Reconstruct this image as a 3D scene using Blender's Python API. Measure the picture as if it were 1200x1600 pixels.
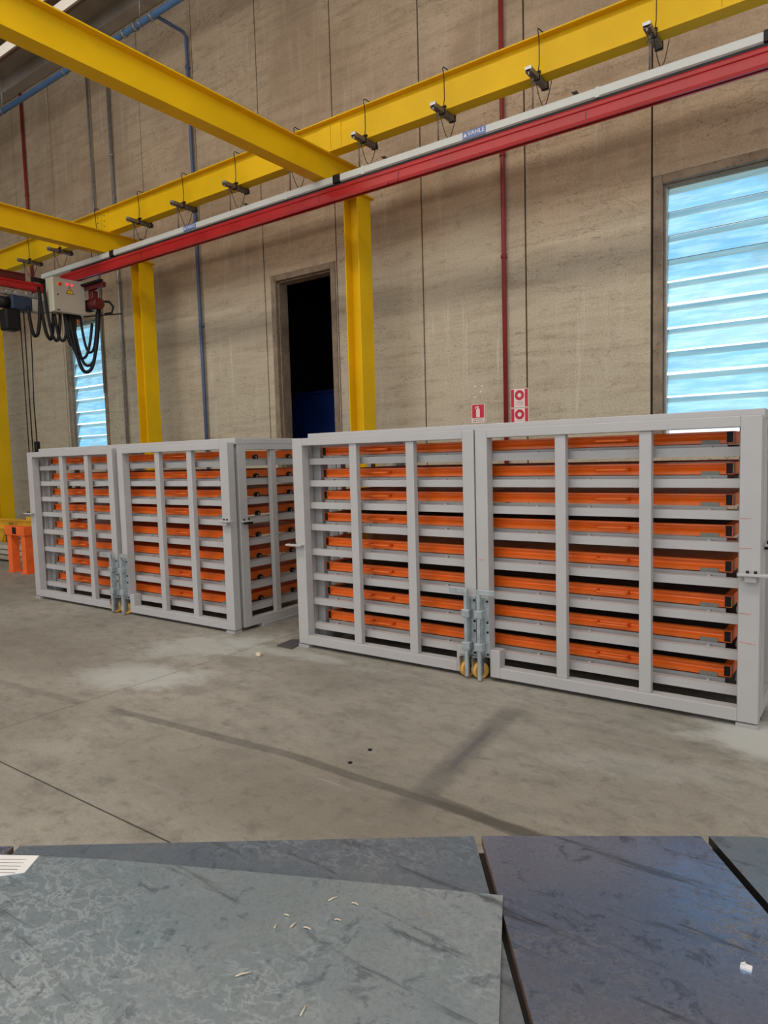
import bpy, bmesh, math, random
from mathutils import Vector, Matrix, Euler
random.seed(7)
for o in list(bpy.data.objects):
    bpy.data.objects.remove(o, do_unlink=True)
scene = bpy.context.scene
COL = scene.collection
PI = math.pi

# ------------------------------------------------------------------ camera
yaw, pitch, roll = (math.radians(a) for a in (35.768, 4.519, -1.589))
fw = Vector((-math.sin(yaw) * math.cos(pitch), math.cos(yaw) * math.cos(pitch), -math.sin(pitch)))
rt = Vector((math.cos(yaw), math.sin(yaw), 0))
up = rt.cross(fw)
r2 = math.cos(roll) * rt + math.sin(roll) * up
u2 = -math.sin(roll) * rt + math.cos(roll) * up
cam_d = bpy.data.cameras.new('camera')
cam = bpy.data.objects.new('camera', cam_d)
COL.objects.link(cam)
M = Matrix.Identity(4)
for i in range(3):
    M[i][0], M[i][1], M[i][2] = r2[i], u2[i], -fw[i]
M[0][3], M[1][3], M[2][3] = 0, 0, 1.6
cam.matrix_world = M
cam_d.sensor_fit = 'VERTICAL'
cam_d.sensor_height = 32.0
cam_d.lens = 1083.1 / 1600 * 32.0
cam_d.clip_start = 0.05
cam_d.clip_end = 200
scene.camera = cam

# ------------------------------------------------------------------ world, light, exposure
world = bpy.data.worlds.new('World')
scene.world = world
world.use_nodes = True
bg = world.node_tree.nodes['Background']
bg.inputs[0].default_value = (0.86, 0.93, 1.0, 1)
bg.inputs[1].default_value = 0.86
scene.view_settings.view_transform = 'Standard'
scene.view_settings.look = 'None'
scene.view_settings.gamma = 1
scene.view_settings.use_curve_mapping = False
scene.view_settings.exposure = 0.6


def area(name, loc, target, sx, sy, power, col):
    d = bpy.data.lights.new(name, 'AREA')
    d.shape = 'RECTANGLE'
    d.size, d.size_y = sx, sy
    d.energy = power
    d.color = col
    o = bpy.data.objects.new(name, d)
    COL.objects.link(o)
    o.location = loc
    o.rotation_euler = (Vector(target) - Vector(loc)).to_track_quat('-Z', 'Y').to_euler()
    return o


# row of high windows in the far side wall behind the camera
area('high_window_light', (-8, -13, 10.5), (-6, 8, 3), 4, 0.8, 4300, (1.0, 0.93, 0.82))
area('top_fill_front', (-4, 0.5, 9.2), (-4, 0.5, 0), 14, 1.6, 420, (1.0, 0.96, 0.9))  # both overhead area lights are unseen fills added to light the floor
area('top_fill_rear', (-5, -6, 9.2), (-5, -6, 0), 14, 1.6, 420, (1.0, 0.96, 0.9))


# ------------------------------------------------------------------ node helpers
class G:
    def __init__(s, name):
        s.m = bpy.data.materials.new(name)
        s.m.use_nodes = True
        s.t = s.m.node_tree
        s.b = s.t.nodes['Principled BSDF']
        s.tc = s.t.nodes.new('ShaderNodeTexCoord')

    def n(s, k):
        return s.t.nodes.new(k)

    def put(s, sock, v):
        if isinstance(v, (int, float)):
            sock.default_value = v
        elif isinstance(v, tuple):
            sock.default_value = v if len(v) == 4 or len(sock.default_value) == 3 else v + (1,)
        else:
            s.t.links.new(v, sock)

    def m_(s, op, a, b=0.0, c=0.0, clamp=False):
        q = s.n('ShaderNodeMath')
        q.operation = op
        q.use_clamp = clamp
        s.put(q.inputs[0], a)
        s.put(q.inputs[1], b)
        s.put(q.inputs[2], c)
        return q.outputs[0]

    def mix(s, f, a, b, mode='MIX'):
        q = s.n('ShaderNodeMix')
        q.data_type = 'RGBA'
        q.blend_type = mode
        s.put(q.inputs[0], f)
        s.put(q.inputs[6], a)
        s.put(q.inputs[7], b)
        return q.outputs[2]

    def vec(s, scale=(1, 1, 1), rot=(0, 0, 0), loc=(0, 0, 0)):
        q = s.n('ShaderNodeMapping')
        s.t.links.new(s.tc.outputs['Object'], q.inputs[0])
        q.inputs[1].default_value = loc
        q.inputs[2].default_value = rot
        q.inputs[3].default_value = scale
        return q.outputs[0]

    def noise(s, sc, detail=4, rough=0.55, v=None, dist=0.0):
        q = s.n('ShaderNodeTexNoise')
        s.put(q.inputs['Vector'], v if v is not None else s.vec())
        q.inputs['Scale'].default_value = sc
        q.inputs['Detail'].default_value = detail
        q.inputs['Roughness'].default_value = rough
        q.inputs['Distortion'].default_value = dist
        return q.outputs[0]

    def ramp(s, v, a, b, lo=0.0, hi=1.0):
        q = s.n('ShaderNodeMapRange')
        q.interpolation_type = 'SMOOTHSTEP'
        s.put(q.inputs[0], v)
        q.inputs[1].default_value = a
        q.inputs[2].default_value = b
        q.inputs[3].default_value = lo
        q.inputs[4].default_value = hi
        return q.outputs[0]

    def xyz(s):
        q = s.n('ShaderNodeSeparateXYZ')
        s.t.links.new(s.tc.outputs['Object'], q.inputs[0])
        return q.outputs

    def bump(s, h, strength=0.3, dist=0.01):
        q = s.n('ShaderNodeBump')
        q.inputs['Strength'].default_value = strength
        q.inputs['Distance'].default_value = dist
        s.t.links.new(h, q.inputs['Height'])
        s.t.links.new(q.outputs[0], s.b.inputs['Normal'])

    def out(s, col=None, rough=None, metal=None):
        if col is not None:
            s.put(s.b.inputs['Base Color'], col)
        if rough is not None:
            s.put(s.b.inputs['Roughness'], rough)
        if metal is not None:
            s.put(s.b.inputs['Metallic'], metal)
        return s.m


def lin(r, g, b):
    f = lambda c: ((c / 255 + 0.055) / 1.055) ** 2.4 if c > 10 else c / 255 / 12.92
    return (f(r), f(g), f(b), 1)


def mul(c, k):
    return (c[0] * k, c[1] * k, c[2] * k, 1)


def paint(name, col, rough=0.4, var=0.12, sc=6.0, metal=0.0, dirt=None, dirt_amt=0.5, dirt_at=0.66, spec=0.5):
    g = G(name)
    g.b.inputs['Specular IOR Level'].default_value = spec
    n1 = g.noise(sc, 5)
    c = g.mix(g.ramp(n1, 0.3, 0.7), mul(col, 1 - var), mul(col, 1 + var))
    if dirt:
        n2 = g.noise(sc * 4.1, 6, 0.7)
        c = g.mix(g.ramp(n2, dirt_at, dirt_at + 0.08, 0, dirt_amt), c, dirt)
    r = g.m_('MULTIPLY_ADD', n1, 0.2, rough - 0.1)
    return g.out(c, r, metal)


MAT = {}
MAT['grey'] = paint('cage_grey_paint', lin(179, 175, 173), 0.45, 0.03, 3)
MAT['grey2'] = paint('rail_grey_paint', lin(166, 163, 161), 0.5, 0.04, 5)
MAT['orange'] = paint('orange_paint', lin(244, 112, 32), 0.33, 0.1, 5, dirt=lin(150, 55, 20), dirt_amt=0.14)
MAT['trestle'] = paint('trestle_orange', lin(246, 106, 40), 0.5, 0.08, 8)
MAT['yellow'] = paint('beam_yellow_paint', lin(226, 180, 8), 0.5, 0.08, 1.2, spec=0.22, dirt=lin(120, 90, 20), dirt_amt=0.45, dirt_at=0.70)
MAT['yellow2'] = paint('lifting_yellow', lin(235, 175, 30), 0.5, 0.12, 5, dirt=lin(90, 65, 20), dirt_amt=0.6, dirt_at=0.62)
MAT['red'] = paint('rail_red_paint', lin(168, 34, 34), 0.35, 0.12, 2, spec=0.35)
MAT['redp'] = paint('pipe_red_paint', lin(140, 40, 42), 0.5, 0.12, 3)
MAT['dred'] = paint('dark_red_machine', lin(92, 20, 20), 0.4, 0.1, 8)
MAT['blue'] = paint('pipe_blue_paint', lin(84, 122, 168), 0.45, 0.1, 3)
MAT['blue2'] = paint('slim_pipe_blue_paint', lin(74, 92, 128), 0.5, 0.1, 3)
MAT['gapshade'] = paint('gap_shade_black', lin(26, 25, 24), 0.5, 0.2, 8)  # shade of the sheet gaps put into colour, on edges and stack
MAT['alu'] = paint('conductor_rail_pvc', lin(196, 197, 190), 0.45, 0.03, 3)
MAT['black'] = paint('black_plastic', lin(17, 16, 17), 0.55, 0.15, 8, spec=0.3)
MAT['rubber'] = paint('black_rubber_deck', lin(50, 49, 52), 0.5, 0.25, 9)
MAT['steel'] = paint('galvanised_steel', lin(160, 160, 158), 0.35, 0.15, 14, metal=0.6)
MAT['zinc'] = paint('zinc_blue_steel', lin(165, 172, 174), 0.38, 0.15, 20, metal=0.3)
MAT['brownsteel'] = paint('weathered_clamp', lin(112, 100, 92), 0.45, 0.2, 14, metal=0.4)
MAT['tag'] = paint('tag_plate_metal', lin(132, 130, 120), 0.5, 0.1, 20)
MAT['wheel'] = paint('caster_yellow_wheel', lin(225, 168, 75), 0.5, 0.12, 12)
MAT['beige'] = paint('enclosure_beige', lin(178, 168, 152), 0.5, 0.03, 4)
MAT['cream'] = paint('enclosure_cream', lin(205, 200, 175), 0.5, 0.03, 4)
MAT['hoistblue'] = paint('hoist_blue', lin(36, 50, 72), 0.5, 0.08, 8)
MAT['wood'] = paint('weathered_timber', lin(150, 138, 118), 0.7, 0.2, 7)
MAT['wrap'] = paint('pale_wrapping', lin(176, 170, 155), 0.6, 0.15, 7)
MAT['darkfloorplate'] = paint('dark_plate', lin(72, 72, 72), 0.5, 0.12, 9)
MAT['white'] = paint('white_plastic', lin(225, 222, 218), 0.5, 0.02, 9)
MAT['signred'] = paint('sign_red', lin(200, 25, 55), 0.4, 0.03, 9)
MAT['signwhite'] = paint('sign_white', lin(235, 215, 205), 0.4, 0.03, 9)
MAT['labelblue'] = paint('label_blue', lin(90, 108, 160), 0.4, 0.05, 9)
MAT['ink'] = paint('black_ink', lin(30, 28, 26), 0.6, 0.1, 9)
MAT['navy'] = paint('navy_partition', lin(12, 40, 105), 0.5, 0.3, 2)
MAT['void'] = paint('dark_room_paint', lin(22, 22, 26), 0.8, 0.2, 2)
MAT['chip'] = paint('pale_chip', lin(205, 190, 165), 0.7, 0.15, 9)
MAT['amber'] = paint('amber_lens', lin(220, 120, 25), 0.3, 0.05, 9)
MAT['switchyel'] = paint('switch_yellow', lin(240, 190, 20), 0.4, 0.02, 9)
MAT['switchred'] = paint('switch_red', lin(220, 30, 30), 0.4, 0.02, 9)
MAT['rust'] = paint('rusty_edge', lin(120, 95, 80), 0.7, 0.25, 12)
MAT['chalk'] = paint('orange_chalk', lin(205, 120, 95), 0.7, 0.2, 30)


def wall_mat():
    g = G('precast_concrete')
    x, y, z = g.xyz()
    # diagonal brushed streaks, vertical weeping, blotches
    br = g.noise(1.0, 6, 0.62, g.vec((0.9, 1, 9), (0, math.radians(14), 0)))
    vs = g.noise(1.0, 6, 0.6, g.vec((11, 1, 0.7)))
    bl = g.noise(0.8, 5, 0.6)
    fine = g.noise(42, 4, 0.7)
    base = g.mix(g.ramp(bl, 0.35, 0.65), lin(180, 154, 125), lin(204, 178, 147))
    # lower part of the panels is greyer, cleaner concrete
    zz = g.m_('ADD', z, g.m_('MULTIPLY', bl, 1.4))
    base = g.mix(g.ramp(zz, 4.5, 5.6), lin(198, 185, 160), base)
    c = g.mix(g.ramp(br, 0.42, 0.72, 0, 0.38), base, lin(138, 114, 90))
    c = g.mix(g.ramp(vs, 0.5, 0.75, 0, 0.35), c, lin(214, 202, 180))
    ck = g.noise(1.0, 5, 0.7, g.vec((0.8, 1, 3.2), (0, math.radians(12), 0), (3, 0, 1)), 0.5)
    ck = g.ramp(g.m_('ABSOLUTE', g.m_('SUBTRACT', ck, 0.5)), 0.0, 0.010, 0.5, 0)
    c = g.mix(g.m_('MULTIPLY', ck, g.ramp(bl, 0.42, 0.6)), c, lin(92, 74, 56))
    mo = g.noise(5.0, 8, 0.75, g.vec((1, 1, 1.6)))
    c = g.mix(g.ramp(mo, 0.52, 0.7, 0, 0.45), c, lin(134, 110, 88))
    dr = g.noise(1.0, 6, 0.68, g.vec((6, 1, 0.45), loc=(7, 0, 0)), 0.3)
    c = g.mix(g.m_('MULTIPLY', g.ramp(dr, 0.58, 0.68, 0, 0.45), g.ramp(z, 4.8, 3.2)), c, lin(224, 216, 198))
    c = g.mix(g.ramp(fine, 0.3, 0.6, 0.28, 0), c, lin(110, 92, 74))
    g.bump(g.m_('ADD', br, g.m_('ADD', fine, mo)), 0.5, 0.012)
    return g.out(c, 0.85)


MAT['wall'] = wall_mat()
MAT['seam'] = paint('panel_seam', lin(48, 40, 33), 0.9, 0.2, 3)
MAT['reveal'] = paint('window_surround', lin(140, 122, 102), 0.85, 0.2, 5, dirt=lin(80, 65, 50), dirt_amt=0.5, dirt_at=0.55)


def floor_mat():
    g = G('worn_concrete_floor')
    x, y, z = g.xyz()
    big = g.noise(0.55, 5, 0.6)
    med = g.noise(3.0, 6, 0.65, g.vec((1, 1.6, 1), (0, 0, 0.5)))
    fine = g.noise(60, 4, 0.7)
    brush = g.noise(1.0, 5, 0.6, g.vec((1.3, 9, 1), (0, 0, 0.35)))
    c = g.mix(g.ramp(big, 0.35, 0.65), lin(138, 132, 120), lin(158, 152, 140))
    c = g.mix(g.ramp(med, 0.42, 0.7, 0, 0.5), c, lin(104, 99, 89))
    c = g.mix(g.ramp(brush, 0.5, 0.75, 0, 0.4), c, lin(160, 156, 146))
    c = g.mix(g.ramp(fine, 0.25, 0.6, 0.3, 0), c, lin(92, 87, 78))

    mot = g.noise(9.0, 8, 0.72, g.vec((1, 1.3, 1), (0, 0, 0.4)), 0.4)
    c = g.mix(g.ramp(mot, 0.5, 0.68, 0, 0.5), c, lin(98, 92, 82))
    c = g.mix(g.ramp(mot, 0.42, 0.3, 0, 0.4), c, lin(166, 161, 150))
    scr = g.noise(1.0, 5, 0.7, g.vec((1.5, 26, 1), (0, 0, -0.15)))
    c = g.mix(g.m_('MULTIPLY', g.ramp(scr, 0.66, 0.72, 0, 0.6), g.ramp(med, 0.45, 0.6)), c, lin(186, 182, 172))

    def blob(cx, cy, rx, ry, rot, soft0=0.3, soft1=1.0):
        ca, sa = math.cos(rot), math.sin(rot)
        dx, dy = g.m_('SUBTRACT', x, cx), g.m_('SUBTRACT', y, cy)
        a = g.m_('DIVIDE', g.m_('ADD', g.m_('MULTIPLY', dx, ca), g.m_('MULTIPLY', dy, sa)), rx)
        b = g.m_('DIVIDE', g.m_('SUBTRACT', g.m_('MULTIPLY', dy, ca), g.m_('MULTIPLY', dx, sa)), ry)
        d = g.m_('SQRT', g.m_('ADD', g.m_('MULTIPLY', a, a), g.m_('MULTIPLY', b, b)))
        d = g.m_('ADD', d, g.m_('MULTIPLY', g.m_('SUBTRACT', med, 0.5), 1.6))
        return g.ramp(d, soft0, soft1, 1, 0)
    # cement dust swept into pale patches
    for a in ((-4.55, 3.05, 0.75, 0.38, 0.3, 0.75), (-4.75, 3.9, 0.8, 0.5, 0.7, 0.6), (-3.9, 4.1, 1.2, 0.14, 0.0, 0.45), (-0.35, 4.2, 0.7, 0.5, 0, 0.85),
              (-0.9, 3.5, 0.8, 0.2, 0.2, 0.15)):
        c = g.mix(g.m_('MULTIPLY', blob(*a[:5]), a[5]), c, lin(182, 182, 176))
    # broad greasy patches
    for a in ((-2.2, 2.3, 1.6, 0.5, 0.1, 0.3), (-6.0, 2.9, 1.6, 0.7, 0.1, 0.35)):
        c = g.mix(g.m_('MULTIPLY', blob(*a[:5]), a[5]), c, lin(100, 90, 78))

    def seg(x0, y0, x1, y1, w, amt, col, soft=0.6, wob=0.05):
        L = math.hypot(x1 - x0, y1 - y0)
        ux, uy = (x1 - x0) / L, (y1 - y0) / L
        dx, dy = g.m_('SUBTRACT', x, x0), g.m_('SUBTRACT', y, y0)
        t = g.m_('ADD', g.m_('MULTIPLY', dx, ux), g.m_('MULTIPLY', dy, uy))
        d = g.m_('SUBTRACT', g.m_('MULTIPLY', dy, ux), g.m_('MULTIPLY', dx, uy))
        d = g.m_('ABSOLUTE', g.m_('ADD', d, g.m_('MULTIPLY', g.m_('SUBTRACT', med, 0.5), wob)))
        k = g.ramp(d, w * soft, w, 1, 0)
        e = g.m_('MULTIPLY', g.ramp(t, -0.05, 0.15), g.ramp(t, L - 0.15, L + 0.05, 1, 0))
        return g.mix(g.m_('MULTIPLY', g.m_('MULTIPLY', k, e), amt), c, col)
    dk = lin(66, 62, 56)
    c = seg(-4.15, 2.53, -2.6, 2.645, 0.045, 0.45, dk)
    c = seg(-2.7, 2.645, -1.0, 2.61, 0.04, 0.5, dk)
    c = seg(-1.75, 2.66, -0.85, 2.56, 0.05, 0.55, dk)
    c = seg(-1.72, 2.45, -1.86, 3.95, 0.11, 0.5, lin(84, 82, 80), 0.3)
    c = seg(-1.76, 2.9, -1.83, 3.6, 0.035, 0.4, lin(60, 62, 70), 0.3)
    c = seg(-6.2, 2.35, -4.3, 2.5, 0.05, 0.25, dk)
    # saw-cut joints
    c = seg(-12, 1.73, 4, 1.735, 0.006, 0.85, lin(40, 36, 30), 0.5, 0.0)
    c = seg(-4.37, -3, -4.37, 9, 0.005, 0.75, lin(48, 44, 38), 0.5, 0.0)
    g.bump(g.m_('ADD', g.m_('MULTIPLY', med, 0.6), fine), 0.18, 0.006)
    r = g.ramp(med, 0.3, 0.7, 0.55, 0.8)
    return g.out(c, r)


MAT['floor'] = floor_mat()


def plate_mat(name, c0, c1, seed, streak_rot=0.5, flake_amt=0.3, rough=0.24, metal=0.6):
    g = G(name)
    off = (seed * 3.1, seed * 1.7, seed)
    big = g.noise(1.3, 5, 0.55, g.vec(loc=off))
    scale = g.noise(11.0, 8, 0.78, g.vec(loc=off), 0.6)
    scale2 = g.noise(15.0, 6, 0.62, g.vec((1, 1.4, 1), loc=off), 0.4)
    fine = g.noise(90, 3, 0.6)
    st = g.noise(1.0, 6, 0.62, g.vec((1.6, 20, 1), (0, 0, streak_rot), off))
    st2 = g.noise(1.0, 7, 0.66, g.vec((1.1, 9, 1), (0, 0, streak_rot - 0.5), (seed, 0, 0)), 0.6)
    msk = g.noise(1.7, 4, 0.5, g.vec(loc=(seed * 5, 2, 0)))
    c = g.mix(g.ramp(big, 0.3, 0.7), c0, c1)
    edge = g.m_('MULTIPLY', g.ramp(scale2, 0.47, 0.50), g.ramp(scale2, 0.56, 0.53))
    flake = g.m_('MULTIPLY', edge, g.ramp(msk, 0.42, 0.6, 0.15, 1.0))
    c = g.mix(g.m_('MULTIPLY', flake, flake_amt), c, lin(176, 172, 166))
    c = g.mix(g.ramp(scale, 0.54, 0.64, 0, 0.5), c, lin(68, 74, 86))
    c = g.mix(g.ramp(st, 0.58, 0.68, 0, 0.6), c, lin(70, 76, 82))
    c = g.mix(g.ramp(st2, 0.62, 0.70, 0, 0.6), c, lin(60, 64, 70))
    c = g.mix(g.ramp(st2, 0.36, 0.26, 0, 0.2), c, lin(176, 182, 182))
    c = g.mix(g.ramp(fine, 0.3, 0.6, 0.2, 0), c, lin(80, 86, 90))
    v = g.n('ShaderNodeTexVoronoi')
    v.inputs['Scale'].default_value = 3.4
    g.put(v.inputs['Vector'], g.vec(loc=off))
    spot = g.m_('MULTIPLY', g.ramp(v.outputs['Distance'], 0.075, 0.11, 1, 0), g.ramp(msk, 0.48, 0.55, 0.0, 0.6))
    c = g.mix(spot, c, lin(170, 142, 92))
    r = g.m_('ADD', g.ramp(scale, 0.35, 0.65, rough, rough + 0.12), g.m_('MULTIPLY', flake, 0.2))
    g.bump(scale, 0.02, 0.001)
    return g.out(c, r, metal)


MAT['plateA'] = plate_mat('mill_scale_steel_far', lin(118, 134, 150), lin(140, 148, 158), 1, 0.9, 0.25)
MAT['plateB'] = plate_mat('mill_scale_steel_right', lin(136, 158, 196), lin(168, 176, 200), 2, 1.2, 0.5, 0.17, 0.85)
MAT['plateC'] = plate_mat('mill_scale_steel_top', lin(150, 168, 178), lin(176, 186, 192), 3, 0.75, 0.3)


def glass_mat():
    g = G('dirty_backlit_louvre_glass')
    st = g.noise(1.0, 5, 0.6, g.vec((2.5, 5, 22)))
    bl = g.noise(3, 5, 0.6)
    c = g.mix(g.ramp(st, 0.35, 0.7), lin(112, 188, 234), lin(170, 222, 244))
    c = g.mix(g.ramp(bl, 0.5, 0.75, 0, 0.5), c, lin(150, 178, 184))
    g.put(g.b.inputs['Emission Color'], c)
    g.put(g.b.inputs['Emission Strength'], g.ramp(bl, 0.3, 0.8, 0.72, 0.60))
    return g.out(mul(lin(150, 190, 205), 0.5), 0.2)


MAT['glass'] = glass_mat()


def glass2_mat():
    g = G('doubled_louvre_glass')
    bl = g.noise(1.0, 5, 0.6, g.vec((1.2, 5, 14)))
    c = g.mix(g.ramp(bl, 0.4, 0.6), lin(132, 170, 178), lin(158, 196, 200))
    g.put(g.b.inputs['Emission Color'], c)
    g.put(g.b.inputs['Emission Strength'], 0.42)
    return g.out(mul(lin(150, 190, 205), 0.5), 0.2)


MAT['glass2'] = glass2_mat()


def em(name, col, s):
    g = G(name)
    g.put(g.b.inputs['Emission Color'], col)
    g.put(g.b.inputs['Emission Strength'], s)
    return g.out(col, 0.6)


MAT['rooflight'] = em('rooflight_panel', lin(225, 215, 200), 0.5)
MAT['ledred'] = em('lit_red_button', lin(240, 60, 80), 0.6)
MAT['daylight'] = em('daylight_gap', lin(235, 250, 255), 0.85)


# ------------------------------------------------------------------ mesh helpers
class MB:
    def __init__(s):
        s.bm = bmesh.new()

    def box(s, x0, x1, y0, y1, z0, z1, R=None, O=None):
        vs = [s.bm.verts.new(p) for p in ((x0, y0, z0), (x1, y0, z0), (x1, y1, z0), (x0, y1, z0), (x0, y0, z1), (x1, y0, z1), (x1, y1, z1), (x0, y1, z1))]
        if R is not None:
            for v in vs:
                v.co = R @ (v.co - O) + O
        for f in ((3, 2, 1, 0), (4, 5, 6, 7), (0, 1, 5, 4), (1, 2, 6, 5), (2, 3, 7, 6), (3, 0, 4, 7)):
            s.bm.faces.new([vs[i] for i in f])
        return s

    def cyl(s, p0, p1, r0, r1=None, n=14, caps=True):
        p0, p1 = Vector(p0), Vector(p1)
        r1 = r0 if r1 is None else r1
        d = (p1 - p0).normalized()
        a = d.orthogonal().normalized()
        b = d.cross(a)
        ra, rb = [], []
        for i in range(n):
            t = 2 * PI * i / n
            e = a * math.cos(t) + b * math.sin(t)
            ra.append(s.bm.verts.new(p0 + e * r0))
            rb.append(s.bm.verts.new(p1 + e * r1))
        for i in range(n):
            f = s.bm.faces.new((ra[i], ra[(i + 1) % n], rb[(i + 1) % n], rb[i]))
            f.smooth = True
        if caps:
            s.bm.faces.new(ra[::-1])
            s.bm.faces.new(rb)
        return s

    def tube(s, pts, r, n=8):
        pts = [Vector(p) for p in pts]
        rings = []
        prev = None
        for i, p in enumerate(pts):
            d = (pts[min(i + 1, len(pts) - 1)] - pts[max(i - 1, 0)]).normalized()
            a = d.orthogonal().normalized() if prev is None else (prev - d * prev.dot(d)).normalized()
            prev = a
            b = d.cross(a)
            rings.append([s.bm.verts.new(p + (a * math.cos(2 * PI * k / n) + b * math.sin(2 * PI * k / n)) * r) for k in range(n)])
        for q, w in zip(rings, rings[1:]):
            for k in range(n):
                f = s.bm.faces.new((q[k], q[(k + 1) % n], w[(k + 1) % n], w[k]))
                f.smooth = True
        s.bm.faces.new(rings[0][::-1])
        s.bm.faces.new(rings[-1])
        return s

    def prism(s, poly, fn, a, b):
        """extrude 2-D polygon; fn(u, v, t) -> xyz"""
        A = [s.bm.verts.new(fn(u, v, a)) for u, v in poly]
        B = [s.bm.verts.new(fn(u, v, b)) for u, v in poly]
        n = len(poly)
        for i in range(n):
            s.bm.faces.new((A[i], A[(i + 1) % n], B[(i + 1) % n], B[i]))
        s.bm.faces.new(A[::-1])
        s.bm.faces.new(B)
        return s

    def rhs(s, axis, a, b, u0, u1, v0, v1, t=0.004):
        """open-ended hollow rectangular tube along axis 'x' (u=y, v=z) or 'y' (u=x, v=z)"""
        def P(u, v, w):
            return (w, u, v) if axis == 'x' else (u, w, v)
        o = [(u0, v0), (u1, v0), (u1, v1), (u0, v1)]
        i = [(u0 + t, v0 + t), (u1 - t, v0 + t), (u1 - t, v1 - t), (u0 + t, v1 - t)]
        V = {}
        for w, wk in ((a, 'a'), (b, 'b')):
            V['o' + wk] = [s.bm.verts.new(P(u, v, w)) for u, v in o]
            V['i' + wk] = [s.bm.verts.new(P(u, v, w)) for u, v in i]
        for k in range(4):
            l = (k + 1) % 4
            s.bm.faces.new((V['oa'][k], V['oa'][l], V['ob'][l], V['ob'][k]))
            s.bm.faces.new((V['ib'][k], V['ib'][l], V['ia'][l], V['ia'][k]))
            s.bm.faces.new((V['ia'][k], V['ia'][l], V['oa'][l], V['oa'][k]))
            s.bm.faces.new((V['ob'][k], V['ob'][l], V['ib'][l], V['ib'][k]))
        return s

    def disc(s, c, r, nrm, n=24, hole=0.0, thick=0.001):
        return s.cyl(c, Vector(c) + Vector(nrm) * thick, r, n=n)

    def build(s, name, mat, parent=None, bevel=0.0, seg=1):
        bmesh.ops.recalc_face_normals(s.bm, faces=s.bm.faces)
        me = bpy.data.meshes.new(name)
        s.bm.to_mesh(me)
        s.bm.free()
        me.materials.append(MAT[mat] if isinstance(mat, str) else mat)
        o = bpy.data.objects.new(name, me)
        COL.objects.link(o)
        if parent is not None:
            o.parent = parent
        if bevel:
            md = o.modifiers.new('bevel', 'BEVEL')
            md.width = bevel
            md.segments = seg
            md.limit_method = 'ANGLE'
        return o


def empty(name, loc=(0, 0, 0), rz=0.0):
    o = bpy.data.objects.new(name, None)
    COL.objects.link(o)
    o.location = loc
    o.rotation_euler = (0, 0, rz)
    o.empty_display_size = 0.1
    return o


def tag(o, label=None, cat=None, group=None, kind=None):
    if label:
        o['label'] = label
    if cat:
        o['category'] = cat
    if group:
        o['group'] = group
    if kind:
        o['kind'] = kind
    return o


def copy_tree(root):
    r = root.copy()
    COL.objects.link(r)
    for ch in [c for c in bpy.data.objects if c.parent == root]:
        c = ch.copy()
        COL.objects.link(c)
        c.parent = r
        for gch in [q for q in bpy.data.objects if q.parent == ch]:
            d = gch.copy()
            COL.objects.link(d)
            d.parent = c
    return r


def text(s, size, loc, rot, mat, parent, name='lettering', extrude=0.0005, ax='CENTER', sx=1.0):
    cu = bpy.data.curves.new(name, 'FONT')
    cu.body = s
    cu.size = size
    cu.extrude = extrude
    cu.align_x = ax
    cu.align_y = 'CENTER'
    t = bpy.data.objects.new(name, cu)
    COL.objects.link(t)
    bpy.context.view_layer.update()
    me = bpy.data.meshes.new_from_object(t.evaluated_get(bpy.context.evaluated_depsgraph_get()))
    bpy.data.objects.remove(t, do_unlink=True)
    me.materials.clear()
    me.materials.append(MAT[mat])
    o = bpy.data.objects.new(name, me)
    COL.objects.link(o)
    o.location = loc
    o.rotation_euler = rot
    o.scale = (sx, 1, 1)
    o.parent = parent
    return o


# ------------------------------------------------------------------ setting
YW = 8.0          # wall face
ZC = 9.4          # wall top
m = MB()
m.box(-30, 12, -14, 8.4, -0.3, 0)
tag(m.build('floor', 'floor'), kind='structure')

# openings in the rear wall (x0, x1, z0, z1): louvre window left, dark opening, louvre window right
OPEN = [(-13.63, -12.44, 1.75, 4.46), (-7.72, -6.61, 0.0, 4.36), (-1.98, -0.74, 1.75, 4.43)]
PITCH = 1.465
seams = [-2.09 - PITCH * i for i in range(-6, 19)]
seams = sorted(seams)
m = MB()
g_ = 0.010
for a, b in zip(seams, seams[1:]):
    op = [o for o in OPEN if o[0] > a - 0.1 and o[1] < b + 0.1]
    if not op:
        m.box(a + g_, b - g_, YW, YW + 0.2, 0, ZC)
    else:
        x0, x1, z0, z1 = op[0]
        if z0 > 0:
            m.box(a + g_, b - g_, YW, YW + 0.2, 0, z0 - 0.09)
        m.box(a + g_, b - g_, YW, YW + 0.2, z1 + 0.09, ZC)
        if x0 - 0.1 > a + g_:
            m.box(a + g_, x0 - 0.1, YW, YW + 0.2, max(0, z0 - 0.09), z1 + 0.09)
        if x1 + 0.1 < b - g_:
            m.box(x1 + 0.1, b - g_, YW, YW + 0.2, max(0, z0 - 0.09), z1 + 0.09)
wall = m.build('wall_rear', 'wall', bevel=0.006)
tag(wall, kind='structure')
# dark joint backing behind the panel seams (leaves the openings free)
m = MB()
xs = [-30.0] + [v for o in OPEN for v in (o[0] - 0.1, o[1] + 0.1)] + [7.0]
for i in range(0, len(xs), 2):
    m.box(xs[i], xs[i + 1], YW + 0.03, YW + 0.19, 0, ZC - 0.02)
for x0, x1, z0, z1 in OPEN:
    m.box(x0 - 0.1, x1 + 0.1, YW + 0.03, YW + 0.19, z1 + 0.095, ZC - 0.02)
m.build('trim_1', 'seam')['kind'] = 'structure'


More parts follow.
